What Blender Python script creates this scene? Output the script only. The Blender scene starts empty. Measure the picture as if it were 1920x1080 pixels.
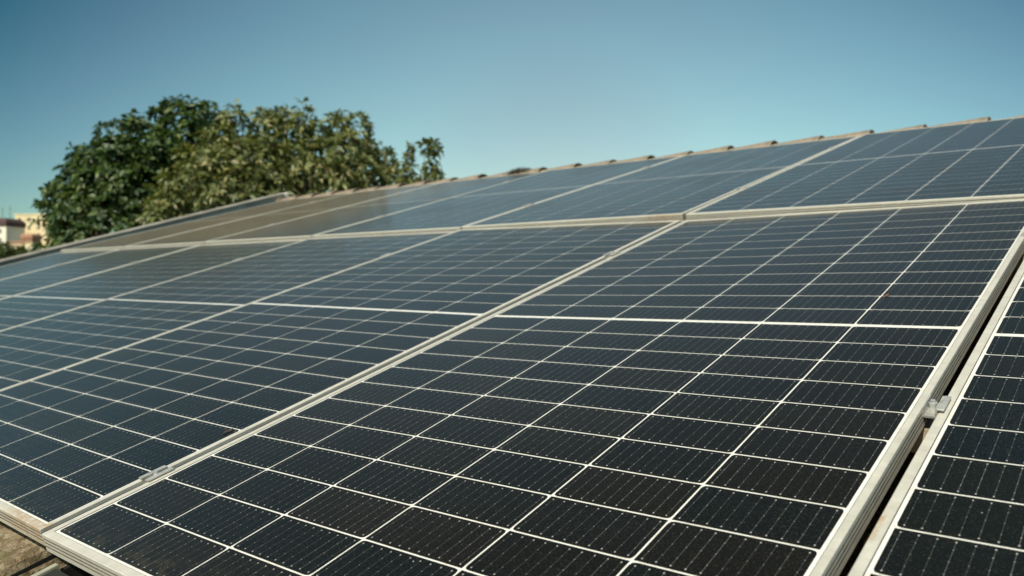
import bpy, math, random
import numpy as np
from mathutils import Matrix, Vector
rnd = random.Random(7)
sc = bpy.context.scene
COL = sc.collection

# ---------------------------------------------------------------- frame of the roof plane
H = 3.3                                   # height of the array's lower edge above the ground
TH = math.radians(16.0748)                # pitch of the roof
ct, st = math.cos(TH), math.sin(TH)
ROOF = Matrix(((1, 0, 0, 0), (0, ct, -st, 0), (0, st, ct, H), (0, 0, 0, 1)))   # (along eave, up slope, normal) -> world

# ---------------------------------------------------------------- camera
RC = [[0.7685628, 0.6147597, -0.1771486], [0.0066127, -0.2845108, -0.95865], [-0.6397401, 0.7356114, -0.2227297]]
CP = [1.402684, -0.393571, 0.534914]
F_PX = 1498.77
Rm = Matrix(RC).to_3x3()
cam_local = Matrix((tuple(Rm[0]), tuple(-Rm[1]), tuple(-Rm[2]))).transposed().to_4x4()
cam_local.translation = Vector(CP)
cd = bpy.data.cameras.new('camera'); cam = bpy.data.objects.new('camera', cd); COL.objects.link(cam)
cam.matrix_world = ROOF @ cam_local
cd.sensor_width = 36; cd.lens = 36 * F_PX / 1920
cd.clip_start = 0.02; cd.clip_end = 5000
cd.dof.use_dof = True; cd.dof.focus_distance = 1.32; cd.dof.aperture_fstop = 4.6; cd.dof.aperture_blades = 7
sc.camera = cam
CAMW = cam.matrix_world.translation.copy()

# ---------------------------------------------------------------- sky, sun, exposure
SUN_DIR = Vector((0.24, -1.0, 1.05)).normalized()      # towards the sun
sun_el = math.asin(SUN_DIR.z); sun_az = math.atan2(SUN_DIR.x, SUN_DIR.y)
w = bpy.data.worlds.new('World'); sc.world = w; w.use_nodes = True
nt = w.node_tree; nt.nodes.clear()
sky = nt.nodes.new('ShaderNodeTexSky'); sky.sky_type = 'NISHITA'; sky.sun_disc = False
sky.sun_elevation = sun_el; sky.sun_rotation = sun_az; sky.altitude = 50
sky.air_density = 1.0; sky.dust_density = 0.4; sky.ozone_density = 2.6
bg = nt.nodes.new('ShaderNodeBackground'); bg.inputs[1].default_value = 0.13
wo = nt.nodes.new('ShaderNodeOutputWorld')
# sky palest low in the north-west; its teal edge is partly painted lens falloff
tc = nt.nodes.new('ShaderNodeTexCoord'); nm = nt.nodes.new('ShaderNodeVectorMath'); nm.operation = 'NORMALIZE'
nv = nt.nodes.new('ShaderNodeVectorMath'); nv.operation = 'DOT_PRODUCT'
PALE = (cam.matrix_world.to_3x3() @ Vector((0.06, 0.127, -1.0))).normalized(); nv.inputs[1].default_value = PALE
nt.links.new(tc.outputs['Generated'], nm.inputs[0]); nt.links.new(nm.outputs[0], nv.inputs[0])
cr = nt.nodes.new('ShaderNodeValToRGB'); el = cr.color_ramp.elements
STOPS = [(0.55, (0.60, 0.75, 0.62)), (0.76, (0.19, 0.39, 0.36)), (0.81, (0.15, 0.35, 0.32)), (0.87, (0.38, 0.51, 0.45)), (0.94, (0.62, 0.75, 0.585)), (0.985, (0.80, 0.87, 0.645)), (1.0, (0.82, 0.80, 0.595))]  # lowest stop raised behind the camera to keep ambient light up
while len(el) < len(STOPS): el.new(0.5)
for k, (p_, c_) in enumerate(STOPS): el[k].position = p_; el[k].color = (*c_, 1)
m2 = nt.nodes.new('ShaderNodeMix'); m2.data_type = 'RGBA'; m2.blend_type = 'MULTIPLY'; m2.inputs[0].default_value = 1
# near the horizon the change with direction is weaker: c' = c + (1 - c) * w
sz = nt.nodes.new('ShaderNodeSeparateXYZ'); nt.links.new(nm.outputs[0], sz.inputs[0])
wr = nt.nodes.new('ShaderNodeMapRange'); wr.inputs[1].default_value = 0.30; wr.inputs[2].default_value = 0.0; wr.inputs[3].default_value = 0.0; wr.inputs[4].default_value = 0.50
nt.links.new(sz.outputs[2], wr.inputs[0])
mo = nt.nodes.new('ShaderNodeMath'); mo.operation = 'SUBTRACT'; mo.inputs[0].default_value = 1.0; nt.links.new(nv.outputs['Value'], mo.inputs[1])
ma = nt.nodes.new('ShaderNodeMath'); ma.operation = 'MULTIPLY_ADD'; nt.links.new(mo.outputs[0], ma.inputs[0]); nt.links.new(wr.outputs[0], ma.inputs[1]); nt.links.new(nv.outputs['Value'], ma.inputs[2])
nt.links.new(ma.outputs[0], cr.inputs[0]); nt.links.new(sky.outputs[0], m2.inputs[6]); nt.links.new(cr.outputs[0], m2.inputs[7])
nt.links.new(m2.outputs[2], bg.inputs[0]); nt.links.new(bg.outputs[0], wo.inputs[0])
sd = bpy.data.lights.new('sun', 'SUN'); sd.energy = 4.4; sd.angle = math.radians(0.5); sd.color = (1.0, 0.93, 0.80)
so = bpy.data.objects.new('sun', sd); COL.objects.link(so)
so.rotation_euler = SUN_DIR.to_track_quat('Z', 'Y').to_euler(); so.location = SUN_DIR * 60
sc.view_settings.view_transform = 'Standard'; sc.view_settings.look = 'None'
sc.view_settings.exposure = 0.25; sc.view_settings.gamma = 1.0

# ---------------------------------------------------------------- material helpers
class NT:
    def __init__(s, name):
        s.m = bpy.data.materials.new(name); s.m.use_nodes = True
        s.t = s.m.node_tree; s.b = s.t.nodes['Principled BSDF']
    def n(s, typ, **kw):
        x = s.t.nodes.new(typ)
        for k, v in kw.items(): setattr(x, k, v)
        return x
    def l(s, a, b): s.t.links.new(a, b)
    def put(s, sock, v):
        if isinstance(v, (int, float, tuple)): sock.default_value = v
        else: s.l(v, sock)
    def math(s, op, a, b=None, c=None, clamp=False):
        x = s.n('ShaderNodeMath', operation=op); x.use_clamp = clamp
        s.put(x.inputs[0], a)
        if b is not None: s.put(x.inputs[1], b)
        if c is not None: s.put(x.inputs[2], c)
        return x.outputs[0]
    def coord(s, kind='Object'): return s.n('ShaderNodeTexCoord').outputs[kind]
    def map(s, vec, scale=(1, 1, 1), loc=(0, 0, 0)):
        x = s.n('ShaderNodeMapping'); s.l(vec, x.inputs[0]); x.inputs['Scale'].default_value = scale; x.inputs['Location'].default_value = loc
        return x.outputs[0]
    def noise(s, vec, scale, detail=4, rough=0.55, out=0):
        x = s.n('ShaderNodeTexNoise'); s.l(vec, x.inputs['Vector']); x.inputs['Scale'].default_value = scale
        x.inputs['Detail'].default_value = detail; x.inputs['Roughness'].default_value = rough
        return x.outputs[out]
    def voro(s, vec, scale, feature='F1', out=0):
        x = s.n('ShaderNodeTexVoronoi', feature=feature); s.l(vec, x.inputs['Vector']); x.inputs['Scale'].default_value = scale
        return x.outputs[out]
    def ramp(s, fac, stops):
        x = s.n('ShaderNodeValToRGB'); e = x.color_ramp.elements
        while len(e) < len(stops): e.new(0.5)
        for i, (p, c) in enumerate(stops):
            e[i].position = p; e[i].color = c if len(c) == 4 else (*c, 1)
        s.l(fac, x.inputs[0]); return x.outputs[0]
    def step(s, v, a, b):
        x = s.n('ShaderNodeMapRange'); x.interpolation_type = 'SMOOTHSTEP'; s.put(x.inputs[0], v)
        x.inputs[1].default_value = a; x.inputs[2].default_value = b; return x.outputs[0]
    def mix(s, fac, a, b, mode='MIX'):
        x = s.n('ShaderNodeMix', data_type='RGBA', blend_type=mode); s.put(x.inputs[0], fac)
        s.put(x.inputs[6], a if not isinstance(a, tuple) or len(a) == 4 else (*a, 1))
        s.put(x.inputs[7], b if not isinstance(b, tuple) or len(b) == 4 else (*b, 1)); return x.outputs[2]
    def bump(s, h, strength, dist=0.01):
        x = s.n('ShaderNodeBump'); x.inputs['Strength'].default_value = strength; x.inputs['Distance'].default_value = dist
        s.l(h, x.inputs['Height']); s.l(x.outputs[0], s.b.inputs['Normal'])
    def set(s, **kw):
        for k, v in kw.items(): s.put(s.b.inputs[k.replace('_', ' ')], v)
        return s
def rgb(*c): return (c[0], c[1], c[2], 1.0)

def plain(name, col, rough=0.7, vary=0.25, scale=3.0, metallic=0.0, bump=0.0, bscale=40):
    m = NT(name); co = m.coord()
    nz = m.noise(co, scale, 6)
    k = m.ramp(nz, [(0.3, tuple(c * (1 - vary) for c in col)), (0.7, tuple(min(1, c * (1 + vary)) for c in col))])
    m.set(Base_Color=k, Roughness=rough, Metallic=metallic)
    if bump: m.bump(m.noise(co, bscale, 5), bump, 0.005)
    return m.m

# ---------------------------------------------------------------- the panels' numbers (metres)
A = 0.184          # pitch of the cells along the eave
CW = 6 * A
GM = 0.0115         # extra gap at the middle bar
BP = 0.09400        # pitch of the half cells up the slope
NB = 10
ML, MR, MB_, MT = 0.0180, 0.0150, 0.0178, 0.0160     # cell field to outer face of the frame: left, right, lower, upper
LL, LR, LB, LT = 0.0133, 0.0105, 0.0140, 0.0110       # width of the lip over the glass on the same sides
def length(b): return 24 * b + GM

# ---------------------------------------------------------------- materials
def cell_material(b):
    m = NT('solar_cell'); co = m.coord()
    sp = m.n('ShaderNodeSeparateXYZ'); m.l(co, sp.inputs[0]); X, Y = sp.outputs[0], sp.outputs[1]
    up = m.math('GREATER_THAN', Y, 12 * b + GM / 2)
    Y2 = m.math('SUBTRACT', Y, m.math('MULTIPLY', up, GM))
    cx = m.math('DIVIDE', X, A); cy = m.math('DIVIDE', Y2, b)
    ix = m.math('FLOOR', cx); iy = m.math('FLOOR', cy)
    fx = m.math('FRACT', cx); fy = m.math('FRACT', cy)
    ey = m.math('MULTIPLY', m.math('SUBTRACT', 0.5, m.math('ABSOLUTE', m.math('SUBTRACT', fy, 0.5))), b)     # metres from cell end
    # busbar wires: inner field is 10 wires over the cell
    gx = m.math('FRACT', m.math('MULTIPLY', fx, NB))
    dx = m.math('MULTIPLY', m.math('ABSOLUTE', m.math('SUBTRACT', gx, 0.5)), A / NB)      # metres from the wire
    wire = m.math('MULTIPLY', m.math('LESS_THAN', dx, 0.00024), m.math('GREATER_THAN', ey, 0.0065))
    # a wire is brighter or dimmer as a whole, and along its length
    cv = m.n('ShaderNodeCombineXYZ'); m.l(m.math('FLOOR', m.math('MULTIPLY', cx, NB)), cv.inputs[0]); m.l(iy, cv.inputs[1])
    wn = m.n('ShaderNodeTexWhiteNoise', noise_dimensions='2D'); m.l(cv.outputs[0], wn.inputs['Vector'])
    wamp = m.math('MULTIPLY_ADD', m.math('POWER', wn.outputs[0], 2.0), 0.70, 0.42)
    # pads: six small along the wire, one larger near each end
    gy = m.math('FRACT', m.math('ADD', m.math('MULTIPLY', fy, 4.0), 0.5))
    dy = m.math('MULTIPLY', m.math('ABSOLUTE', m.math('SUBTRACT', gy, 0.5)), b / 4)
    pr = m.math('SQRT', m.math('ADD', m.math('POWER', dx, 2.0), m.math('POWER', m.math('MULTIPLY', dy, 0.8), 2.0)))
    pad = m.math('MULTIPLY', m.math('LESS_THAN', pr, 0.00068), m.math('GREATER_THAN', ey, 0.012))
    ed = m.math('SUBTRACT', ey, 0.0078)
    er = m.math('SQRT', m.math('ADD', m.math('POWER', dx, 2.0), m.math('POWER', m.math('MULTIPLY', ed, 0.8), 2.0)))
    epad = m.math('LESS_THAN', er, 0.00105)
    # per-cell tone
    c2 = m.n('ShaderNodeCombineXYZ'); m.l(ix, c2.inputs[0]); m.l(iy, c2.inputs[1])
    w2 = m.n('ShaderNodeTexWhiteNoise', noise_dimensions='2D'); m.l(c2.outputs[0], w2.inputs['Vector'])
    tone = m.ramp(w2.outputs[0], [(0.0, (0.0062, 0.0054, 0.0032)), (0.35, (0.0050, 0.0048, 0.0034)), (0.7, (0.0040, 0.0048, 0.0046)), (1.0, (0.0072, 0.0058, 0.0036))])
    oi = m.n('ShaderNodeObjectInfo'); tone = m.mix(1.0, tone, oi.outputs['Color'], 'MULTIPLY')
    base = m.mix(m.math('MULTIPLY', wire, m.math('MULTIPLY', wamp, 0.9)), tone, (0.15, 0.15, 0.135))
    base = m.mix(m.math('MULTIPLY', pad, m.math('MULTIPLY_ADD', wamp, 0.6, 0.3)), base, (0.30, 0.29, 0.25))
    base = m.mix(epad, base, (0.38, 0.37, 0.32))
    # dust film, grit and a few droppings, in world space so that no two panels share them
    wc = m.n('ShaderNodeNewGeometry').outputs['Position']
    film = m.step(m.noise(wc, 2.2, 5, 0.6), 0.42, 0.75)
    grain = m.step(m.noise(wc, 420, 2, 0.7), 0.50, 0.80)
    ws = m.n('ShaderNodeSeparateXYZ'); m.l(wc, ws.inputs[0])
    # brown tint painting the trees' reflection onto the left of the upper row
    tree_refl = m.math('MULTIPLY', m.step(m.math('SUBTRACT', m.math('MULTIPLY', m.noise(wc, 1.3, 4, 0.6), 1.6), ws.outputs[0]), 3.0, 4.6), m.step(ws.outputs[1], 2.15, 2.4))
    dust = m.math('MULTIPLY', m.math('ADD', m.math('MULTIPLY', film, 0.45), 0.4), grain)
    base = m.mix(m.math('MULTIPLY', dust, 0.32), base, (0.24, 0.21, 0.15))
    base = m.mix(m.math('MULTIPLY', tree_refl, 0.36), base, (0.30, 0.19, 0.085))
    near_line = m.math('SUBTRACT', 1.0, m.step(m.math('MINIMUM', ey, 1.0), 0.0, 0.014))
    base = m.mix(m.math('MULTIPLY', m.math('MULTIPLY', near_line, grain), 0.06), base, (0.30, 0.19, 0.09))
    lowdirt = m.math('MULTIPLY', m.math('SUBTRACT', 1.0, m.step(Y, 0.0, 0.075)), m.step(m.noise(wc, 34, 5, 0.7), 0.45, 0.75))
    base = m.mix(m.math('MULTIPLY', lowdirt, 0.16), base, (0.22, 0.19, 0.09))
    v = m.n('ShaderNodeTexVoronoi'); m.l(wc, v.inputs['Vector']); v.inputs['Scale'].default_value = 42
    vc = m.n('ShaderNodeSeparateColor'); m.l(v.outputs['Color'], vc.inputs[0])
    speck = m.math('MULTIPLY', m.math('LESS_THAN', v.outputs['Distance'], m.math('MULTIPLY', vc.outputs[1], 0.050)), m.math('GREATER_THAN', vc.outputs[0], 0.88))
    base = m.mix(m.math('MULTIPLY', speck, 0.8), base, (0.50, 0.50, 0.44))
    rough = m.math('MULTIPLY_ADD', film, 0.08, 0.17)
    m.set(Base_Color=base, Roughness=rough); m.b.inputs['IOR'].default_value = 1.34
    m.b.inputs['Sheen Weight'].default_value = 0.36; m.b.inputs['Sheen Roughness'].default_value = 0.29; m.b.inputs['Sheen Tint'].default_value = (1, 0.84, 0.70, 1)
    m.bump(m.math('ADD', m.math('MULTIPLY', m.noise(wc, 900, 2), 0.02), m.noise(wc, 3.5, 2)), 0.10, 0.004)
    return m.m

def sheet_material():
    m = NT('white_backsheet'); wc = m.n('ShaderNodeNewGeometry').outputs['Position']
    c = m.mix(m.step(m.noise(wc, 60, 5, 0.65), 0.45, 0.8), (0.78, 0.755, 0.665), (0.60, 0.55, 0.43))
    m.set(Base_Color=c, Roughness=0.2); m.b.inputs['IOR'].default_value = 1.29
    m.b.inputs['Sheen Weight'].default_value = 0.3; m.b.inputs['Sheen Roughness'].default_value = 0.35
    return m.m

def alu_material(name='anodised_aluminium', stain=None, amount=1.0):
    m = NT(name); co = m.coord(); wc = m.n('ShaderNodeNewGeometry').outputs['Position']
    streak = m.noise(m.map(wc, (60, 6, 60)), 1.0, 5, 0.6)
    streak2 = m.noise(m.map(wc, (4, 60, 60)), 1.0, 5, 0.6)
    blot = m.noise(wc, 9, 6, 0.65)
    c = m.ramp(m.math('MULTIPLY', m.math('ADD', streak, streak2), 0.5), [(0.35, (0.50, 0.47, 0.385)), (0.65, (0.65, 0.615, 0.51))])
    c = m.mix(m.math('MULTIPLY', m.step(blot, 0.52, 0.80), 0.25), c, (0.46, 0.38, 0.26))
    c = m.mix(m.math('MULTIPLY', m.step(m.noise(wc, 150, 4, 0.7), 0.60, 0.72), 0.22), c, (0.20, 0.17, 0.11))
    if stain:
        cx, cy, rx, ry = stain
        sp = m.n('ShaderNodeSeparateXYZ'); m.l(co, sp.inputs[0])
        d = m.math('SQRT', m.math('ADD', m.math('POWER', m.math('DIVIDE', m.math('SUBTRACT', sp.outputs[0], cx), rx), 2.0),
                                  m.math('POWER', m.math('DIVIDE', m.math('SUBTRACT', sp.outputs[1], cy), ry), 2.0)))
        d = m.math('ADD', d, m.math('MULTIPLY', m.math('SUBTRACT', m.noise(co, 45, 5, 0.7), 0.5), 1.3))
        f = m.math('SUBTRACT', 1.0, m.step(d, 0.25, 1.0))
        c = m.mix(m.math('MULTIPLY', m.math('MULTIPLY', f, m.step(m.noise(co, 90, 5, 0.75), 0.36, 0.60)), 0.70 * amount), c, (0.44, 0.25, 0.10))
    m.set(Base_Color=c, Metallic=0.12, Roughness=m.math('MULTIPLY_ADD', blot, 0.2, 0.34))
    m.bump(streak, 0.05, 0.001)
    return m.m

MAT = {}
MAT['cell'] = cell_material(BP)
MAT['sheet'] = sheet_material()
MAT['alu'] = alu_material()
MAT['alu_stain_low'] = alu_material('rust_stained_aluminium', (1.06, -0.01, 0.17, 0.03))
MAT['alu_stain_up'] = alu_material('rust_stained_aluminium', (1.04, -0.016, 0.13, 0.018), 0.7)
MAT['alu_stain_side'] = alu_material('rust_stained_aluminium', (-0.015, 0.47, 0.006, 0.05), 1.1)
MAT['groove'] = plain('grimy_shaded_groove', (0.085, 0.068, 0.045), 0.8, 0.5, 30)  # grime, darkened further to paint in the grooves' shade
MAT['seal'] = plain('dark_silicone', (0.05, 0.045, 0.035), 0.6)
MAT['back'] = plain('panel_back', (0.35, 0.35, 0.34), 0.6)
MAT['steel'] = plain('zinc_steel', (0.44, 0.43, 0.38), 0.45, 0.3, 60, metallic=0.35)
MAT['bolt'] = plain('bolt_steel', (0.55, 0.55, 0.52), 0.42, 0.1, 90, metallic=0.5)
MAT['rail'] = plain('rail_aluminium', (0.50, 0.40, 0.29), 0.5, 0.25, 20, metallic=0.2)

def tile_material():
    m = NT('lichen_tile'); wc = m.n('ShaderNodeNewGeometry').outputs['Position']
    n1 = m.noise(wc, 38, 8, 0.72); n2 = m.noise(wc, 140, 5, 0.7); n3 = m.noise(wc, 14, 5, 0.6)
    c = m.ramp(n1, [(0.30, (0.050, 0.036, 0.020)), (0.45, (0.23, 0.165, 0.085)), (0.57, (0.42, 0.33, 0.20)), (0.72, (0.58, 0.52, 0.40))])
    c = m.mix(m.math('MULTIPLY', m.step(n3, 0.5, 0.66), 0.6), c, (0.16, 0.15, 0.04))
    c = m.mix(m.math('MULTIPLY', m.step(n2, 0.52, 0.7), 0.65), c, (0.07, 0.05, 0.025))
    m.set(Base_Color=c, Roughness=0.9)
    m.bump(m.math('ADD', n1, m.math('MULTIPLY', n2, 0.7)), 1.0, 0.012)
    return m.m
MAT['tile'] = tile_material()
MAT['ridge'] = plain('sandy_clay', (0.24, 0.185, 0.125), 0.9, 0.4, 14, bump=0.8, bscale=60)
MAT['parapet'] = plain('weathered_cement', (0.40, 0.385, 0.32), 0.9, 0.45, 2.2, bump=0.5, bscale=30)
MAT['coping'] = plain('dull_coping', (0.24, 0.225, 0.18), 0.9, 0.35, 5, bump=0.5, bscale=40)
MAT['white_mortar'] = plain('white_mortar', (0.62, 0.58, 0.50), 0.9, 0.15, 9)
MAT['house_wall'] = plain('rendered_wall', (0.50, 0.44, 0.34), 0.9, 0.12, 1.5, bump=0.2)
MAT['dark_sheet'] = plain('dark_painted_sheet', (0.022, 0.026, 0.021), 0.55, 0.2, 12)
MAT['pale_edge'] = plain('pale_sheet_edge', (0.34, 0.33, 0.25), 0.6, 0.3, 40)

# ---------------------------------------------------------------- mesh helpers
def mesh(name, verts, faces, mats, parent=None, fm=None, smooth=False, local=None):
    me = bpy.data.meshes.new(name); me.from_pydata([tuple(v) for v in verts], [], [tuple(f) for f in faces])
    for mt in (mats if isinstance(mats, (list, tuple)) else [mats]): me.materials.append(mt)
    if fm is not None: me.polygons.foreach_set('material_index', fm)
    if smooth: me.polygons.foreach_set('use_smooth', [True] * len(me.polygons))
    me.update()
    o = bpy.data.objects.new(name, me); COL.objects.link(o)
    if parent is not None: o.parent = parent
    if local is not None: o.matrix_local = local
    return o
def tag(o, label=None, cat=None, group=None, kind=None):
    for k, v in (('label', label), ('category', cat), ('group', group), ('kind', kind)):
        if v: o[k] = v
    return o
def empty(name, mat=None):
    o = bpy.data.objects.new(name, None); COL.objects.link(o); o.empty_display_size = 0.05
    if mat is not None: o.matrix_world = mat
    return o
class MB:
    def __init__(s): s.v = []; s.f = []; s.m = []
    def quadbox(s, x0, x1, y0, y1, z0, z1, mi=0, bev=0.0):
        b = bev; i = len(s.v)
        if b <= 0:
            for z in (z0, z1):
                s.v += [(x0, y0, z), (x1, y0, z), (x1, y1, z), (x0, y1, z)]
            fs = [(0, 3, 2, 1), (4, 5, 6, 7), (0, 1, 5, 4), (1, 2, 6, 5), (2, 3, 7, 6), (3, 0, 4, 7)]
        else:
            for z, o in ((z0, 0), (z1 - b, 0), (z1, b)):
                s.v += [(x0 + o, y0 + o, z), (x1 - o, y0 + o, z), (x1 - o, y1 - o, z), (x0 + o, y1 - o, z)]
            fs = [(0, 3, 2, 1), (8, 9, 10, 11)]
            for a in (0, 4):
                for k in range(4): fs.append((a + k, a + (k + 1) % 4, a + 4 + (k + 1) % 4, a + 4 + k))
        for f in fs: s.f.append(tuple(i + k for k in f)); s.m.append(mi)
    def prism(s, poly, z0, z1, mi=0):
        i = len(s.v); n = len(poly)
        s.v += [(x, y, z0) for x, y in poly] + [(x, y, z1) for x, y in poly]
        s.f.append(tuple(i + k for k in range(n))[::-1]); s.f.append(tuple(i + n + k for k in range(n))); s.m += [mi, mi]
        for k in range(n): s.f.append((i + k, i + (k + 1) % n, i + n + (k + 1) % n, i + n + k)); s.m.append(mi)
    def build(s, name, mats, parent=None, **kw): return mesh(name, s.v, s.f, mats, parent, fm=s.m, **kw)

# ---------------------------------------------------------------- solar panel
X0, X1 = -ML, CW + MR
WALL = 0.030
GROOVES = (5, 6, 7, 9, 10, 11, 13, 14, 15)
def frame_mesh(L):
    """aluminium section swept round the rectangle with mitred corners; the lip is wider on the left and lower sides"""
    Y0, Y1 = -MB_, L + MT
    def prof(lip):
        return [(lip - 0.0002, -0.0040), (lip, 0.0012), (lip - 0.0005, 0.0018), (0.0010, 0.0018), (0.0, 0.0008), (0.0, -0.0055), (0.0028, -0.0058), (0.0028, -0.0076),
            (0.0, -0.0080), (0.0, -0.0122), (0.0028, -0.0125), (0.0028, -0.0144), (0.0, -0.0148), (0.0, -0.0190), (0.0028, -0.0193), (0.0028, -0.0212),
            (0.0, -0.0216), (0.0, -0.0296), (0.0006, -WALL), (0.026, -WALL), (0.026, -WALL + 0.0018), (0.0036, -WALL + 0.0018), (0.0036, -0.0040)]
    v = []; f = []; fm = []; n = len(prof(0.01))
    for (cx, cy, sx, sy, lx, ly) in ((X0, Y0, 1, 1, LL, LB), (X1, Y0, -1, 1, LR, LB), (X1, Y1, -1, -1, LR, LT), (X0, Y1, 1, -1, LL, LT)):
        for (ox, z), (oy, _) in zip(prof(lx), prof(ly)): v.append((cx + sx * ox, cy + sy * oy, z))
    for k in range(4):
        a, b = k * n, ((k + 1) % 4) * n
        for i in range(n):
            j = (i + 1) % n
            f.append((a + i, a + j, b + j, b + i)); fm.append(1 if i in GROOVES else 0)
    return v, f, fm
def rect(L, dl, dr, db, dt, z): 
    return [(X0 + dl, -MB_ + db, z), (X1 - dr, -MB_ + db, z), (X1 - dr, L + MT - dt, z), (X0 + dl, L + MT - dt, z)]
def sheet_mesh(L):
    e = -0.0008
    return rect(L, LL + e, LR + e, LB + e, LT + e, 0), [(0, 1, 2, 3)]
def seal_mesh(L):
    e = 0.0010
    v = rect(L, LL, LR, LB, LT, 0.0005) + rect(L, LL + e, LR + e, LB + e, LT + e, 0.0005); return v, [(k, (k + 1) % 4, 4 + (k + 1) % 4, 4 + k) for k in range(4)]
def cells_mesh(b):
    v = []; f = []; z = 0.0003; g = 0.0014; gr = 0.0014; c = 0.0078
    for j in range(24):
        y0 = j * b + (GM if j >= 12 else 0) + gr; y1 = y0 + b - 2 * gr
        for i in range(6):
            x0, x1 = i * A + g, (i + 1) * A - g
            bottom = (i % 2 == 0) if j < 12 else (i % 2 == 1)      # which long edge carries the cropped wafer corners
            k = len(v)
            e1, e2, e3 = c * 0.28, c * 0.62, c                       # rounded pseudo-square corner in three steps
            if bottom:
                p = [(x0, y0 + e3), (x0 + e1 * .55, y0 + e1 * 1.35), (x0 + e1 * 1.35, y0 + e1 * .55), (x0 + e3, y0), (x1 - e3, y0), (x1 - e1 * 1.35, y0 + e1 * .55), (x1 - e1 * .55, y0 + e1 * 1.35), (x1, y0 + e3), (x1, y1), (x0, y1)]
            else:
                p = [(x0, y0), (x1, y0), (x1, y1 - e3), (x1 - e1 * .55, y1 - e1 * 1.35), (x1 - e1 * 1.35, y1 - e1 * .55), (x1 - e3, y1), (x0 + e3, y1), (x0 + e1 * 1.35, y1 - e1 * .55), (x0 + e1 * .55, y1 - e1 * 1.35), (x0, y1 - e3)]
            v += [(x, y, z) for x, y in p]; f.append(tuple(range(k, k + 10)))
    return v, f

L = length(BP)
SRC = None
def rodr(rx, ry, rz): 
    a = Vector((rx, ry, rz)); t = a.length
    return Matrix.Rotation(t, 4, a / t) if t > 1e-9 else Matrix.Identity(4)
def panel_matrix(u, v, z, rx=0, ry=0, rz=0, sx=1.0):
    c = Vector((0.55, 1.13, 0))
    return ROOF @ Matrix.Translation((u, v, z)) @ Matrix.Translation(c) @ rodr(rx, ry, rz) @ Matrix.Diagonal((sx, 1, 1, 1)) @ Matrix.Translation(-c)
def make_panel(mat, label, alu='alu', hue=(0.9, 1.2, 1.3)):
    global SRC
    if SRC is None:
        root = empty('solar_panel', mat); SRC = root
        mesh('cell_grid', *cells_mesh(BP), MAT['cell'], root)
        mesh('backsheet', *sheet_mesh(L), MAT['sheet'], root)
        mesh('edge_seal', *seal_mesh(L), MAT['seal'], root)
        fv, ff, fm = frame_mesh(L); mesh('frame', fv, ff, [MAT['alu'], MAT['groove']], root, fm=fm)
    else:
        root = SRC.copy(); COL.objects.link(root); root.matrix_world = mat
        for ch in [o for o in SRC.children]:
            c = ch.copy(); COL.objects.link(c); c.parent = root
    for ch in root.children:
        if ch.name.startswith('cell_grid'): ch.color = (*hue, 1)      # tint per panel: its differing reflection put into the colour
        if ch.name.startswith('frame') and alu != 'alu':
            ch.data = ch.data.copy(); ch.data.materials[0] = MAT[alu]
    return tag(root, label, 'solar panel', 'solar panels on the roof')

LOW = [  # u, v, z, rx, ry, rz, label, frame
    (0.0013, -0.0031, 0.0002, -0.0007, -0.0097, 0.0006, 'large dark panel filling the foreground, its near lower left corner in view', 'alu'),
    (-1.1580, 0.0027, 0.0004, 0, 0.0100, 0.0002, 'lower-row panel just left of the big foreground one, its near frame corner stained rusty brown', 'alu_stain_low'),
    (-2.3165, 0.001, 0.0, 0.0008, 0.004, 0, 'lower-row panel two places left of the foreground one, bluish with blurred white grid', 'alu'),
    (-3.4750, 0.001, 0.0, -0.0012, 0.0015, 0, 'lower-row panel third left of the foreground one, its grid fading to faint dots', 'alu'),
    (-4.6335, 0.001, 0.0, 0.0010, -0.0014, 0, 'lower-row panel next to last at the far left, plain blue-grey with sky reflection', 'alu'),
    (-5.7920, 0.001, 0.0, 0, 0.0, 0, 'last lower-row panel at the far left, beside the cement parapet', 'alu'),
    (1.1585, -0.0120, -0.0010, 0, 0.0, 0, 'panel cut off by the right side of the photo, beyond the dark open gap', 'alu_stain_side')]
for (u, v, z, rx, ry, rz, lab, al) in LOW: make_panel(panel_matrix(u, v, z, rx, ry, rz, 1.008 if u < -2 else 1.0), lab, al, (1.25, 1.15, 0.95) if u > -0.5 and u < 1 else (0.9, 1.2, 1.3))
UP = ['upper-row panel at the right end, directly above the big foreground panel',
      'upper-row panel with a rusty brown stain along the right end of its lower frame',
      'upper-row panel third from the right, pale with long faint cell lines',
      'upper-row panel fourth from the right, hazy with brown and pale reflection',
      'upper-row panel next to the last at the left, reflecting brown',
      'leftmost upper-row panel, a thin brown sliver beside the parapet']
for k, lab in enumerate(UP):
    u = -0.004 - 1.1585 * k
    zb = 0.013; zt = (-0.016, -0.020, -0.024, -0.026, -0.028, -0.030)[k]
    tilt = math.atan((zt - zb) / L)
    make_panel(panel_matrix(u, 2.327, (zb + zt) / 2 , tilt + (0.0006, -0.0009, 0.0011, -0.0004, 0.0008, 0)[k], (0.001, -0.0016, 0.0012, 0.0018, -0.0014, 0)[k], 0, 1.007), lab, 'alu_stain_up' if k == 1 else 'alu')

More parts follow.
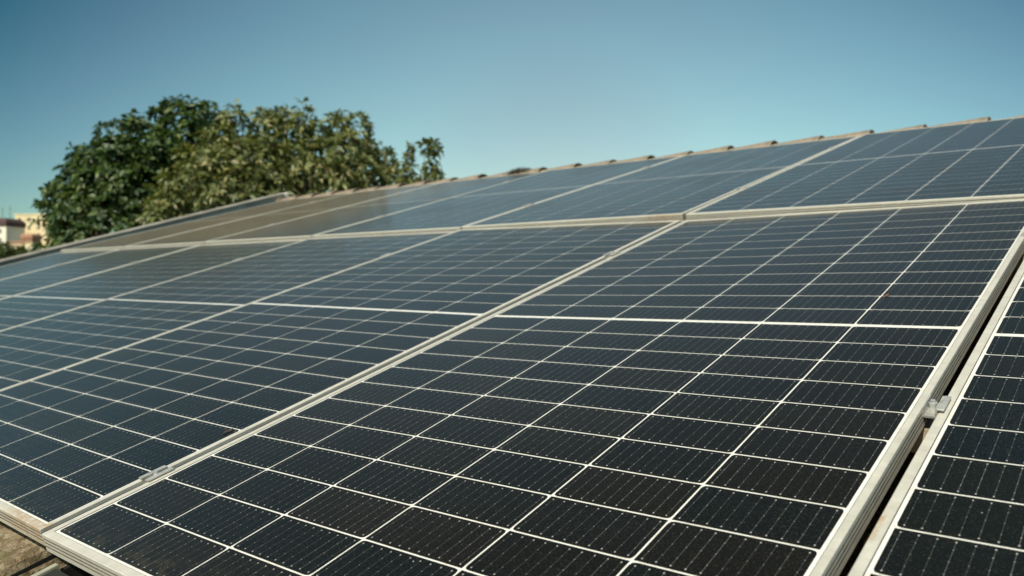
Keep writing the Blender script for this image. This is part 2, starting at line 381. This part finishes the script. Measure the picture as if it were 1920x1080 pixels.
# ---------------------------------------------------------------- clamps between the panels
def clamp_parts(root, gap):
    b = MB(); g = gap / 2; w = g + 0.0080; h = 0.025; z = 0.0022
    # two wings lying on the frames, with a folded channel between them
    b.quadbox(-w, -g + 0.001, -h, h, z, z + 0.0028, bev=0.0006); b.quadbox(g - 0.001, w, -h, h, z, z + 0.0028, bev=0.0006)
    b.quadbox(-g + 0.0011, -g + 0.0035, -h, h, z - 0.012, z + 0.0022); b.quadbox(g - 0.0035, g - 0.0011, -h, h, z - 0.012, z + 0.0022)
    b.quadbox(-g + 0.0036, g - 0.0036, -h, h, z - 0.0125, z - 0.0095)
    b.build('clamp_plate', MAT['steel'], root)
    q = MB(); hexa = [(0.0065 * math.cos(math.pi * k / 3), 0.0065 * math.sin(math.pi * k / 3)) for k in range(6)]
    circ = [(0.0082 * math.cos(math.pi * k / 8), 0.0082 * math.sin(math.pi * k / 8)) for k in range(16)]
    q.prism(circ, z - 0.0094, z - 0.0080); q.prism(hexa, z - 0.0079, z + 0.0012)
    q.prism([(0.0035 * math.cos(math.pi * k / 5), 0.0035 * math.sin(math.pi * k / 5)) for k in range(10)], z + 0.0013, z + 0.0052)
    q.prism([(0.003 * math.cos(math.pi * k / 5), 0.003 * math.sin(math.pi * k / 5)) for k in range(10)], -0.033, z - 0.0127)
    q.build('bolt', MAT['bolt'], root)
CL = {}
def clamp(u, v, z, gap, label):
    z += 0.0005
    key = round(gap, 4)
    if key not in CL:
        root = empty('panel_clamp', ROOF @ Matrix.Translation((u, v, z))); clamp_parts(root, gap); CL[key] = root
    else:
        s = CL[key]; root = s.copy(); COL.objects.link(root); root.matrix_world = ROOF @ Matrix.Translation((u, v, z))
        for ch in s.children:
            c = ch.copy(); COL.objects.link(c); c.parent = root
    tag(root, label, 'clamp', 'clamps holding the panels')
G1, G2 = 0.0200, 0.0225
clamp(-0.0280, 0.185, -0.0035, G1, 'metal clamp with bolt on the seam near the foreground panel\'s lower left corner')
clamp(-0.0280, 1.775, -0.0035, G1, 'metal clamp on the upper part of the seam left of the foreground panel')
clamp(-1.1865, 1.825, 0.002, G1, 'clamp on the lower-row seam one panel left of the foreground panel')
clamp(-2.3450, 1.83, 0.001, G1, 'clamp on the lower-row seam two panels left of the foreground panel')
clamp(-3.5035, 1.83, 0.001, G1, 'clamp on the lower-row seam second from the parapet')
clamp(-4.6620, 1.83, 0.001, G1, 'clamp on the lower-row seam nearest the parapet')
clamp(1.1298, 0.795, 0.002, G2, 'clamp with bright bolt bridging the dark open gap at the right, lower of two')
clamp(1.1298, 1.835, 0.002, G2, 'clamp over the dark open gap at the photo\'s right edge, upper of two')
names = ['lower clamp on the upper-row seam above the foreground panel', 'upper clamp on the upper-row seam near the ridge at the right', 'lower clamp on the upper-row seam right of the middle', 'upper clamp on the upper-row seam right of the middle, near the ridge',
         'lower clamp on the upper-row seam left of the middle', 'upper clamp on the upper-row seam left of the middle, near the ridge', 'lower clamp on the third upper-row seam from the parapet', 'upper clamp on the upper-row seam third from the parapet',
         'lower clamp on the upper-row seam nearest the parapet', 'upper clamp on the upper-row seam nearest the parapet']
i = 0
for k in range(5):
    zt = (-0.018, -0.022, -0.025, -0.027, -0.029)[k]
    for vv in (2.84, 4.08):
        s = (vv - 2.34) / L
        clamp(-0.0325 - 1.1585 * k, vv, 0.013 * (1 - s) + zt * s, G1, names[i]); i += 1

# ---------------------------------------------------------------- mounting rails under the panels
def rail(v, u0, u1, n1, label):
    r = MB(); h = 0.040; wd = 0.042
    r.quadbox(u0, u1, v - wd / 2, v + wd / 2, n1 - h, n1)
    o = r.build('mounting_rail', MAT['rail']); o.matrix_world = ROOF
    tag(o, label, 'rail', 'mounting rails under the panels')
rail(0.192, -6.0, 0.80, -0.033, 'rail under the lower edge of the lower row, below the near seam clamp')
rail(0.800, 0.70, 2.35, -0.0305, 'weathered rail crossing the dark open gap under the lower right clamp')
rail(1.830, -6.0, 2.35, -0.033, 'rail crossing the open gap under the upper right clamp')

# ---------------------------------------------------------------- the house under the array
house = empty('house', Matrix.Identity(4))
tag(house, 'house under the array with lichen-covered tile roof, ridge tiles and grey cement parapet', 'house')
VR = 4.74; U0, U1 = -6.10, 3.2
def roof_part():
    # raised and sunken tile columns, stepped in courses up the slope
    xs = []
    u = -0.150
    edges = [(-0.15 - 0.36 * k) for k in range(18)][::-1]
    prof = []
    for e in edges:                                   # one column: rise, flat crest, drop, flat pan
        prof += [(e - 0.215, -0.090), (e - 0.006, -0.088), (e, -0.094), (e + 0.010, -0.150), (e + 0.130, -0.150), (e + 0.139, -0.095)]
    prof = [p for p in prof if p[0] < -0.02]
    for e in [0.20 + 0.36 * k for k in range(9)]:
        prof += [(e - 0.20, -0.168), (e - 0.006, -0.166), (e, -0.170), (e + 0.01, -0.215), (e + 0.13, -0.215), (e + 0.139, -0.170)]
    prof = [p for p in prof if U0 <= p[0] <= U1]
    ys = [-0.42 + 0.36 * k for k in range(15)]; ys[-1] = VR
    v = []; f = []; n = len(prof)
    for k in range(14):
        for (y, dz) in ((ys[k], 0.0), (ys[k], 0.012), (ys[k + 1], 0.0)):
            for (x, z) in prof: v.append((x, y, z + dz))
    for r in range(3 * 14 - 1):
        for i in range(n - 1): f.append((r * n + i, r * n + i + 1, (r + 1) * n + i + 1, (r + 1) * n + i))
    return v, f
roof = mesh('roof', *roof_part(), MAT['tile'], house, local=ROOF)
# the far slope, falling behind the ridge
yr, zr = VR * ct + 0.12 * st, H + VR * st - 0.12 * ct
mesh('rear_roof', [(U0, yr, zr), (U1, yr, zr), (U1, yr + 4.6, zr - 1.35), (U0, yr + 4.6, zr - 1.35)], [(0, 1, 2, 3)], MAT['tile'], house)
# ridge tiles: tapered half-round caps, the larger end towards the right
def ridge_cap():
    v = []; f = []; N = 12
    for (x, r, t) in ((0.0, 0.090, 0), (-0.365, 0.066, 0), (-0.365, 0.058, 0), (0.0, 0.082, 0)):
        for k in range(N + 1):
            a = math.pi * k / N; v.append((x, r * 1.15 * math.cos(a), r * math.sin(a)))
    m = N + 1
    for a, b in ((0, 1), (1, 2), (2, 3), (3, 0)):
        for k in range(N): f.append((a * m + k, b * m + k, b * m + k + 1, a * m + k + 1))
    return v, f
cap0 = None
ends = [0.5966 + 0.306 * k for k in range(6, 0, -1)] + [0.597, 0.276, -0.018, -0.313, -0.615, -0.915, -1.211, -1.527, -1.849, -2.168, -2.507, -2.83, -3.16, -3.49, -3.82, -4.15, -4.48, -4.81, -5.14, -5.47, -5.76, -6.05]
cw = ROOF @ Matrix.Translation((0, VR, -0.092))
for i, e in enumerate(ends):      # overlapping caps, each a little out of line
    jz = rnd.uniform(-0.004, 0.004); ry = rnd.uniform(-0.012, 0.012)
    M = cw @ Matrix.Translation((e, 0.0, jz - 0.005)) @ Matrix.Rotation(ry, 4, 'Y') @ Matrix.Rotation(-TH, 4, 'X')
    if cap0 is None:
        cap0 = mesh('ridge_tile', *ridge_cap(), MAT['ridge'], roof); o = cap0
    else:
        o = cap0.copy(); COL.objects.link(o); o.parent = roof
    o.matrix_local = ROOF.inverted() @ M
# parapet along the left verge
p = MB()
p.quadbox(-6.26, -6.10, -0.5, 4.78, -0.42, 0.012, bev=0.0)
par = p.build('parapet', MAT['parapet'], house, local=ROOF)
p = MB(); p.quadbox(-6.285, -6.085, -0.5, 4.78, 0.013, 0.026, bev=0.006)
p.build('coping', MAT['coping'], par)
p = MB(); p.quadbox(-6.275, -6.095, 4.782, 4.84, -0.30, 0.024, bev=0.01)
p.build('end_cap', MAT['white_mortar'], par)
# walls
def wz(y): return H + (y / ct) * st
ye = -0.25; zE = H - 0.25 * st - 0.32; zR = zr - 0.15; yb = yr + 4.4
wv = [(U0, ye, 0), (U1 - .1, ye, 0), (U1 - .1, yb, 0), (U0, yb, 0), (U0, ye, zE), (U1 - .1, ye, zE), (U1 - .1, yb, zr - 1.55), (U0, yb, zr - 1.55), (U0, yr, zR), (U1 - .1, yr, zR)]
mesh('wall', wv, [(0, 1, 5, 4), (1, 2, 6, 9, 5), (2, 3, 7, 6), (3, 0, 4, 8, 7)], MAT['house_wall'], house)
# dark sheet lying in the pan beside the tile, with its pale folded edge
MAT['black'] = plain('gap_shade_black', (0.006, 0.006, 0.005), 0.8, 0.3, 20)  # near-black colour standing in for shade in the gap
ds = empty('metal_sheet', ROOF @ Matrix.Translation((0, 0, 0)))
tag(ds, 'dark metal sheet with pale folded edge under the corner of the foreground panel', 'sheet')
p = MB(); p.quadbox(-0.098, 0.75, -0.40, 0.004, -0.112, -0.104); p.build('sheet', MAT['dark_sheet'], ds)
p = MB(); p.quadbox(-0.109, -0.0985, -0.40, 0.010, -0.113, -0.098, bev=0.002); p.build('folded_edge', MAT['pale_edge'], ds)

p = MB(); p.quadbox(-0.1492, -0.1462, -0.40, 0.30, -0.16, -0.097); p.quadbox(-0.1460, -0.1095, -0.40, 0.30, -0.149, -0.146); p.quadbox(-0.1095, -0.0985, -0.40, 0.30, -0.149, -0.1135); p.build('gap_shade', MAT['black'], ds)  # added black strips that paint the gap beside the tile as shaded

# ---------------------------------------------------------------- ground
def ground():
    m = NT('dry_ground'); wc = m.n('ShaderNodeNewGeometry').outputs['Position']
    c = m.ramp(m.noise(wc, 0.35, 8, 0.65), [(0.35, (0.10, 0.09, 0.045)), (0.65, (0.24, 0.19, 0.11))])
    m.set(Base_Color=c, Roughness=0.95)
    rs = [0, 8, 16, 30, 50, 80, 120, 170, 230, 300, 380, 500, 800, 1500, 3000]; N = 64; v = []; f = []
    for r in rs:
        t = min(1, max(0, (r - 60) / 300)); z = 13.0 * t * t * (3 - 2 * t)
        for k in range(N):
            a = 2 * math.pi * k / N; v.append((r * math.cos(a), r * math.sin(a), z))
    for i in range(len(rs) - 1):
        for k in range(N): f.append((i * N + k, (i + 1) * N + k, (i + 1) * N + (k + 1) % N, i * N + (k + 1) % N))
    o = mesh('ground', v, f, m.m); tag(o, kind='structure'); return o
ground()

# ---------------------------------------------------------------- trees
def ray(px, py):                        # direction seen through a point of the picture, per metre of level distance
    d = cam.matrix_world.to_3x3() @ Vector(((px - 960) / F_PX, (540 - py) / F_PX, -1.0))
    return d / math.hypot(d.x, d.y)
def leaf_material(name, stops, trans=0.25, rough=0.45):
    m = NT(name); at = m.n('ShaderNodeAttribute'); at.attribute_name = 'tone'
    c = m.ramp(at.outputs['Fac'], stops)
    m.set(Base_Color=c, Roughness=rough); m.b.inputs['Specular IOR Level'].default_value = 0.4
    tr = m.n('ShaderNodeBsdfTranslucent'); m.l(m.mix(1.0, c, (1.5, 1.5, 0.7), 'MULTIPLY'), tr.inputs[0])
    ms = m.n('ShaderNodeMixShader'); ms.inputs[0].default_value = trans
    out = m.t.nodes['Material Output']; m.l(m.b.outputs[0], ms.inputs[1]); m.l(tr.outputs[0], ms.inputs[2]); m.l(ms.outputs[0], out.inputs[0])
    return m.m
DARK = leaf_material('dark_leaf', [(0.0, (0.014, 0.034, 0.010)), (0.5, (0.044, 0.082, 0.018)), (0.85, (0.115, 0.165, 0.036)), (1.0, (0.22, 0.26, 0.10))])
OLIVE = leaf_material('olive_leaf', [(0.0, (0.045, 0.070, 0.018)), (0.45, (0.130, 0.155, 0.045)), (0.8, (0.25, 0.25, 0.085)), (1.0, (0.44, 0.37, 0.20))])
BARK = plain('bark', (0.10, 0.075, 0.05), 0.9, 0.3, 12, bump=0.6)
def foliage(name, whorls, mat, parent, leaf=0.16, wid=0.045, per=9, seed=1, droop=0.5, tone_shift=0.0):
    """whorls: array of (x,y,z, nx,ny,nz, size); every whorl is a ring of folded, drooping leaves"""
    rg = np.random.default_rng(seed); n = len(whorls); W = np.array(whorls)
    N = n * per; c = np.repeat(W[:, :3], per, 0); ax = np.repeat(W[:, 3:6], per, 0); sz = np.repeat(W[:, 6], per) * rg.uniform(0.55, 1.35, N)
    ax /= np.linalg.norm(ax, axis=1)[:, None] + 1e-9
    r = rg.normal(size=(N, 3)); r -= (r * ax).sum(1)[:, None] * ax * 0.75
    d = r / np.linalg.norm(r, axis=1)[:, None] + ax * rg.uniform(0.0, 0.7, N)[:, None]; d /= np.linalg.norm(d, axis=1)[:, None]
    side = np.cross(d, ax + rg.normal(size=(N, 3)) * 0.35); side /= np.linalg.norm(side, axis=1)[:, None] + 1e-9
    up = np.cross(side, d); dn = np.zeros((N, 3)); dn[:, 2] = -1
    Ln = leaf * sz; Wd = wid * sz * rg.uniform(.8, 1.2, N)
    p0 = c + d * (Ln * 0.08)[:, None]
    p1 = c + d * (Ln * 0.55)[:, None] + dn * (Ln * 0.10 * droop)[:, None]
    p2 = c + d * (Ln * 1.0)[:, None] + dn * (Ln * 0.45 * droop)[:, None]
    s = side * (Wd / 2)[:, None]; u = up * (Wd * 0.18)[:, None]
    V = np.stack([p0, p1 - s + u, p1 - u * .3, p1 + s + u, p2], 1).reshape(-1, 3)
    b = (np.arange(N) * 5)[:, None]
    F = np.concatenate([b + np.array([[0, 1, 2]]), b + np.array([[0, 2, 3]]), b + np.array([[1, 4, 2]]), b + np.array([[2, 4, 3]])], 1).reshape(-1, 3)
    me = bpy.data.meshes.new(name); me.vertices.add(len(V)); me.vertices.foreach_set('co', V.ravel())
    me.loops.add(F.size); me.loops.foreach_set('vertex_index', F.ravel().astype(np.int32))
    me.polygons.add(len(F)); me.polygons.foreach_set('loop_start', (np.arange(len(F)) * 3).astype(np.int32)); me.polygons.foreach_set('loop_total', np.full(len(F), 3, np.int32))
    me.update(calc_edges=True); me.validate()
    at = me.attributes.new('tone', 'FLOAT', 'POINT')
    tw = np.repeat(rg.uniform(-0.22, 0.22, n), per); t = np.clip(rg.beta(2.0, 2.4, N) + tw + tone_shift, 0, 1)
    at.data.foreach_set('value', np.repeat(t, 5).astype(np.float32))
    me.materials.append(mat)
    o = bpy.data.objects.new(name, me); COL.objects.link(o); o.parent = parent
    return o
def tube(mb, a, b, ra, rb, n=8):
    a = Vector(a); b = Vector(b); d = (b - a).normalized(); x = d.orthogonal().normalized(); y = d.cross(x); i = len(mb.v)
    for c, r in ((a, ra), (b, rb)):
        for k in range(n):
            t = 2 * math.pi * k / n; mb.v.append(tuple(c + x * r * math.cos(t) + y * r * math.sin(t)))
    for k in range(n): mb.f.append((i + k, i + (k + 1) % n, i + n + (k + 1) % n, i + n + k)); mb.m.append(0)
def tree(label, blobs, dist, mat, seed, base_px, leaf=0.16, wid=0.045, group=None, dens=1.0, deep=1.2, name='tree', per=9, extra=(), tone=0.0, thick=1.0):
    """blobs: (px, py, radius px, nearer/farther in metres): the lobes of the crown as seen, each given its own place in depth"""
    rg = random.Random(seed); g = ray(base_px, 520); base = Vector((CAMW.x + g.x * dist, CAMW.y + g.y * dist, 0))
    root = empty(name, Matrix.Translation(base)); lobes = []
    for bl in blobs:
        px, py, rp, dd = bl; dv = ray(px, py); D = dist + dd
        lobes.append((Vector((CAMW.x + dv.x * D, CAMW.y + dv.y * D, CAMW.z + dv.z * D)), rp / F_PX * D))
    cen = sum((l[0] for l in lobes), Vector()) / len(lobes)
    for c, r in list(lobes):                                   # the far half and the lower part of the crown
        if r > 0.25 and deep > 0:
            back = Vector((c.x - CAMW.x, c.y - CAMW.y, 0)).normalized() * deep * rg.uniform(0.6, 1.3)
            lobes.append((c + back + Vector((0, 0, -0.18)), r * 0.95))
    for (dx, dy, dz, r) in extra: lobes.append((Vector((cen.x + dx, cen.y + dy, dz)), r))
    wh = []
    for c, r in lobes:
        k = int(dens * 34 * (r / 0.34) ** 2) + 6
        for _ in range(k):
            d = Vector((rg.gauss(0, 1), rg.gauss(0, 1), rg.gauss(0.25, 1))).normalized()
            q = r * (0.90 if r > .2 else 1.0) * (rg.uniform(0.45, 1.0) ** 0.5) * (1.14 if rg.random() < 0.10 else 1.0) * (1.0 + 0.26 * math.sin(5 * d.x + seed) * math.sin(4 * d.z + 2 * d.y))
            pt = c + d * q
            if any((pt - c2).length < r2 * 0.62 for c2, r2 in lobes if c2 is not c): continue
            dn = (d + Vector((0, 0, 0.5))).normalized()
            wh.append((*(pt - base), *dn, rg.uniform(0.8, 1.2)))
    foliage('foliage', wh, mat, root, leaf, wid, seed=seed, per=per, tone_shift=tone)
    t = MB(); h0 = min(l[0].z for l in lobes) - 0.3
    top = Vector((cen.x, cen.y, max(h0, 1.2))) - base
    tube(t, (0, 0, -0.1), top, 0.13 * thick, 0.10 * thick); t.build('trunk', BARK, root)
    t = MB()
    for c, r in lobes[:max(4, len(blobs))]:
        mid = (top + (c - base)) / 2 + Vector((rg.uniform(-.15, .15), rg.uniform(-.15, .15), rg.uniform(-.1, .2)))
        tube(t, top, mid, 0.06 * thick, 0.035 * thick, 6); tube(t, mid, c - base, 0.035 * thick, 0.012 * thick, 5)
    t.build('branch', BARK, root, )
    return tag(root, label, 'tree', group)
dark_blobs = [(342, 218, 34, 0), (385, 215, 30, .1), (300, 212, 20, .1), (345, 255, 48, -.1), (400, 245, 35, .2), (255, 228, 13, 0), (218, 258, 34, 0), (262, 262, 34, 0), (290, 290, 46, -.3), (222, 300, 46, -.3),
              (165, 310, 34, 0), (148, 345, 40, -.1), (190, 345, 48, -.5), (116, 375, 28, 0), (80, 388, 8, .1), (92, 356, 9, .1), (146, 412, 34, 0), (155, 400, 48, -.5), (215, 390, 50, -.7), (265, 350, 50, -.7), (280, 400, 46, -.8), (335, 310, 48, 0), (140, 442, 34, 0), (330, 385, 50, -.4)]
tree('tall bushy tree with dark green leaves, left of the olive-toned one', dark_blobs, 14.5, DARK, 3, 240, leaf=0.125, wid=0.056, dens=1.6,
     extra=[(0, 0, 4.0, 1.4), (1, -.4, 3.2, 1.2), (-1.1, .4, 3.4, 1.2), (0.2, 1.3, 3.8, 1.3), (0, 0, 2.4, 1.1)])
olive_blobs = [(436, 222, 20, .1), (455, 250, 30, 0), (415, 268, 34, 0), (492, 222, 21, .2), (500, 258, 34, 0), (535, 225, 21, .1), (568, 222, 23, 0), (550, 262, 40, .1), (590, 250, 26, .2), (640, 240, 30, 0), (668, 242, 30, .1), (690, 275, 24, .1), (650, 285, 42, -.2),
               (610, 300, 42, -.2), (560, 310, 44, -.3), (505, 305, 46, -.3), (450, 305, 46, -.3), (400, 320, 44, -.4), (370, 300, 32, -.1), (350, 345, 42, -.5), (395, 370, 44, -.6), (450, 350, 46, -.6), (510, 350, 46, -.6), (570, 345, 44, -.5), (620, 335, 44, -.5), (675, 320, 36, -.3), (706, 300, 10, .1), (706, 325, 16, 0),
               (325, 375, 36, -.5), (300, 400, 32, -.5), (690, 345, 24, -.2), (730, 345, 11, -.1), (722, 322, 9, 0), (738, 325, 8, 0), (748, 336, 10, 0), (758, 345, 9, 0), (776, 342, 10, 0), (788, 342, 8, 0), (735, 308, 6, 0), (726, 288, 6, 0)]
tree('broad tree with sunlit olive-brown leaves in the middle of the trees', olive_blobs, 12.6, OLIVE, 5, 530, leaf=0.125, wid=0.040, dens=1.65, deep=0.9,
     extra=[(0, 0, 3.2, 1.2), (1.2, .4, 2.8, 1.0), (-1.2, -.4, 3.0, 1.1), (0.2, 1.0, 3.3, 1.1), (0, 0, 2.2, 0.9)])
tree('slender sapling between the broad olive tree and the rightmost sapling', [(768, 282, 5, 0), (766, 298, 7, 0), (767, 314, 8, 0), (764, 328, 9, 0), (760, 345, 12, 0.1)], 11.8, OLIVE, 8, 766, leaf=0.12, wid=0.036, dens=1.2, deep=0, per=8, group='saplings beyond the ridge', tone=-.05, name='sapling', thick=0.22)
tree('rightmost sapling with drooping sprigs and sky showing through', [(797, 274, 6, 0), (810, 271, 6, 0), (819, 280, 5, 0), (806, 293, 7, 0), (804, 310, 8, 0), (808, 324, 9, 0), (816, 335, 8, 0), (800, 338, 10, 0)], 11.5, OLIVE, 9, 806, leaf=0.12, wid=0.038, dens=1.2, deep=0, per=8, group='saplings beyond the ridge', tone=-.05, name='sapling', thick=0.22)
tree('low dark bushy tree in front of the white house', [(2, 478, 24, 0), (28, 484, 20, -1), (-25, 475, 26, 0), (48, 488, 16, -2), (12, 495, 30, -3)], 70, OLIVE, 12, 5, leaf=0.5, wid=0.22, dens=0.05, deep=1.5, tone=-.42)

# ---------------------------------------------------------------- far buildings
YEL = plain('yellow_render', (0.74, 0.61, 0.36), 0.9, 0.10, 0.3)
WHT = plain('white_render', (0.76, 0.70, 0.57), 0.9, 0.10, 0.3)
RED = plain('dark_red_roof', (0.085, 0.048, 0.044), 0.9, 0.2, 0.5)
TER = plain('terracotta', (0.34, 0.18, 0.11), 0.9, 0.25, 0.6)
ORG = plain('orange_render', (0.52, 0.38, 0.24), 0.9, 0.15, 0.3)
GLS = plain('dim_window', (0.16, 0.15, 0.13), 0.3, 0.2, 0.5)
def site(px, D):
    g = ray(px, 500); p = Vector((CAMW.x + g.x * D, CAMW.y + g.y * D, 0)); a = math.atan2(g.y, g.x) - math.pi / 2
    return p, a
def lift(D, py): return CAMW.z + ray(30, py).z * D
def building(name, label, px, D, wd, dp, top_py, wall, roofm, cols, storey, ww=1.3, wh=1.6, roofh=0.5, cat='building', turn=0.0, antennas=()):
    turn -= 0.70
    p, a = site(px, D); zt = lift(D, top_py)
    root = empty(name, Matrix.Translation((p.x, p.y, 0)) @ Matrix.Rotation(a + turn, 4, 'Z'))
    tag(root, label, cat, 'houses on the far slope')
    b = MB(); b.quadbox(-wd / 2, wd / 2, 0, dp, 0, zt); b.build('wall', wall, root)
    b = MB(); b.quadbox(-wd / 2 - 0.25, wd / 2 + 0.25, -0.25, dp + 0.25, zt + 0.01, zt + roofh, bev=min(0.4 * roofh, 2.0) if roofh > 1 else 0.0); rf = b.build('roof', roofm, root)
    for (x, h) in antennas:
        q = MB(); tube(q, (x, dp / 2, zt + roofh), (x, dp / 2, zt + roofh + h), 0.12, 0.10, 6); q.quadbox(x - 0.8, x + 0.8, dp / 2 - .06, dp / 2 + .06, zt + roofh + h * .8, zt + roofh + h * .8 + .12); q.build('antenna', GLS, rf)
    z = zt - 1.1 - wh
    while z > 6.0:
        for k in range(cols):
            x = -wd / 2 + (k + 0.5) * wd / cols
            q = MB(); q.quadbox(x - ww / 2, x + ww / 2, -0.05, 0.12, z, z + wh); q.build('window', GLS, root)
        z -= storey
    return root
building('apartment_building', 'cream yellow apartment block with rows of small windows, at the far left behind the trees', 64, 372, 17.0, 12, 402, YEL, YEL, 4, 3.1, roofh=0.5)
building('white_house', 'white house with a dark red roof, left of the yellow apartment block', -22, 365, 15.0, 10, 426, WHT, RED, 3, 3.4, roofh=3.2, antennas=((5.2, 5.0), (2.0, 4.5)))
building('terracotta_shed', 'low house with reddish roof in front of the yellow apartment block', 50, 300, 4.0, 4, 447, TER, TER, 1, 5, ww=1.0, roofh=1.6)
building('orange_house', 'low orange house at the foot of the white house, beside the reddish roof', 30, 290, 5.4, 5, 455, ORG, TER, 2, 5, ww=0.9, roofh=0.5)
building('small_yellow_house', 'small bright yellow house under the apartment block, next to the tree', 54, 280, 2.4, 4, 455, YEL, ORG, 1, 5, ww=0.7, roofh=0.3)

# ---------------------------------------------------------------- litter on the glass
LEAF = plain('dry_leaf', (0.045, 0.030, 0.018), 0.8, 0.4, 200)
REDL = plain('reddish_leaf', (0.13, 0.060, 0.040), 0.8, 0.4, 200)
def litter(u, v, size, mat, label, seed, z=0.0):
    g = random.Random(seed); vs = []; fs = []; n = 9
    for k in range(n):
        a = 2 * math.pi * k / n; q = size * (0.45 + 0.75 * g.random())
        vs.append((q * math.cos(a) * 1.5, q * math.sin(a) * 0.7, g.uniform(0.001, 0.005)))
    vs.append((0, 0, 0.0035)); vs.append((0, 0, 0.0012))
    for k in range(n): fs.append((k, (k + 1) % n, n)); fs.append(((k + 1) % n, k, n + 1))
    o = mesh('dead_leaf', vs, fs, mat); o.matrix_world = ROOF @ Matrix.Translation((u, v, z)) @ Matrix.Rotation(g.uniform(0, 3), 4, 'Z')
    tag(o, label, 'leaf')
litter(-0.076, 0.363, 0.0105, LEAF, 'small dark curled leaf on the left panel beside the seam, above the near clamp', 3, -0.004)
litter(0.933, 1.319, 0.0055, REDL, 'tiny reddish dead leaf on the foreground panel, above its middle bar', 5, 0.004)
tf = []
gg = random.Random(4)
tb = Matrix.Translation((-2.74, VR - 0.01, -0.012)); vs = []; fs = []
for k in range(420):
    x = gg.gauss(0, 0.085); y = gg.gauss(0, 0.03); h = max(0.004, 0.034 * math.exp(-(x / 0.10) ** 2)) * gg.uniform(0.5, 1.1); a = gg.uniform(0, 3.1); i = len(vs)
    lx, ly = gg.gauss(0, 0.012), gg.gauss(0, 0.012)
    vs += [(x - 0.003 * math.cos(a), y - 0.003 * math.sin(a), -0.02), (x + 0.003 * math.cos(a), y + 0.003 * math.sin(a), -0.02), (x + lx, y + ly, h)]; fs.append((i, i + 1, i + 2))
o = mesh('moss_tuft', vs, fs, plain('dry_moss', (0.06, 0.045, 0.025), 0.95, 0.4, 30)); o.matrix_world = ROOF @ tb
tag(o, 'dark dry moss tuft growing on the ridge tiles, near the middle of the ridge', 'moss')
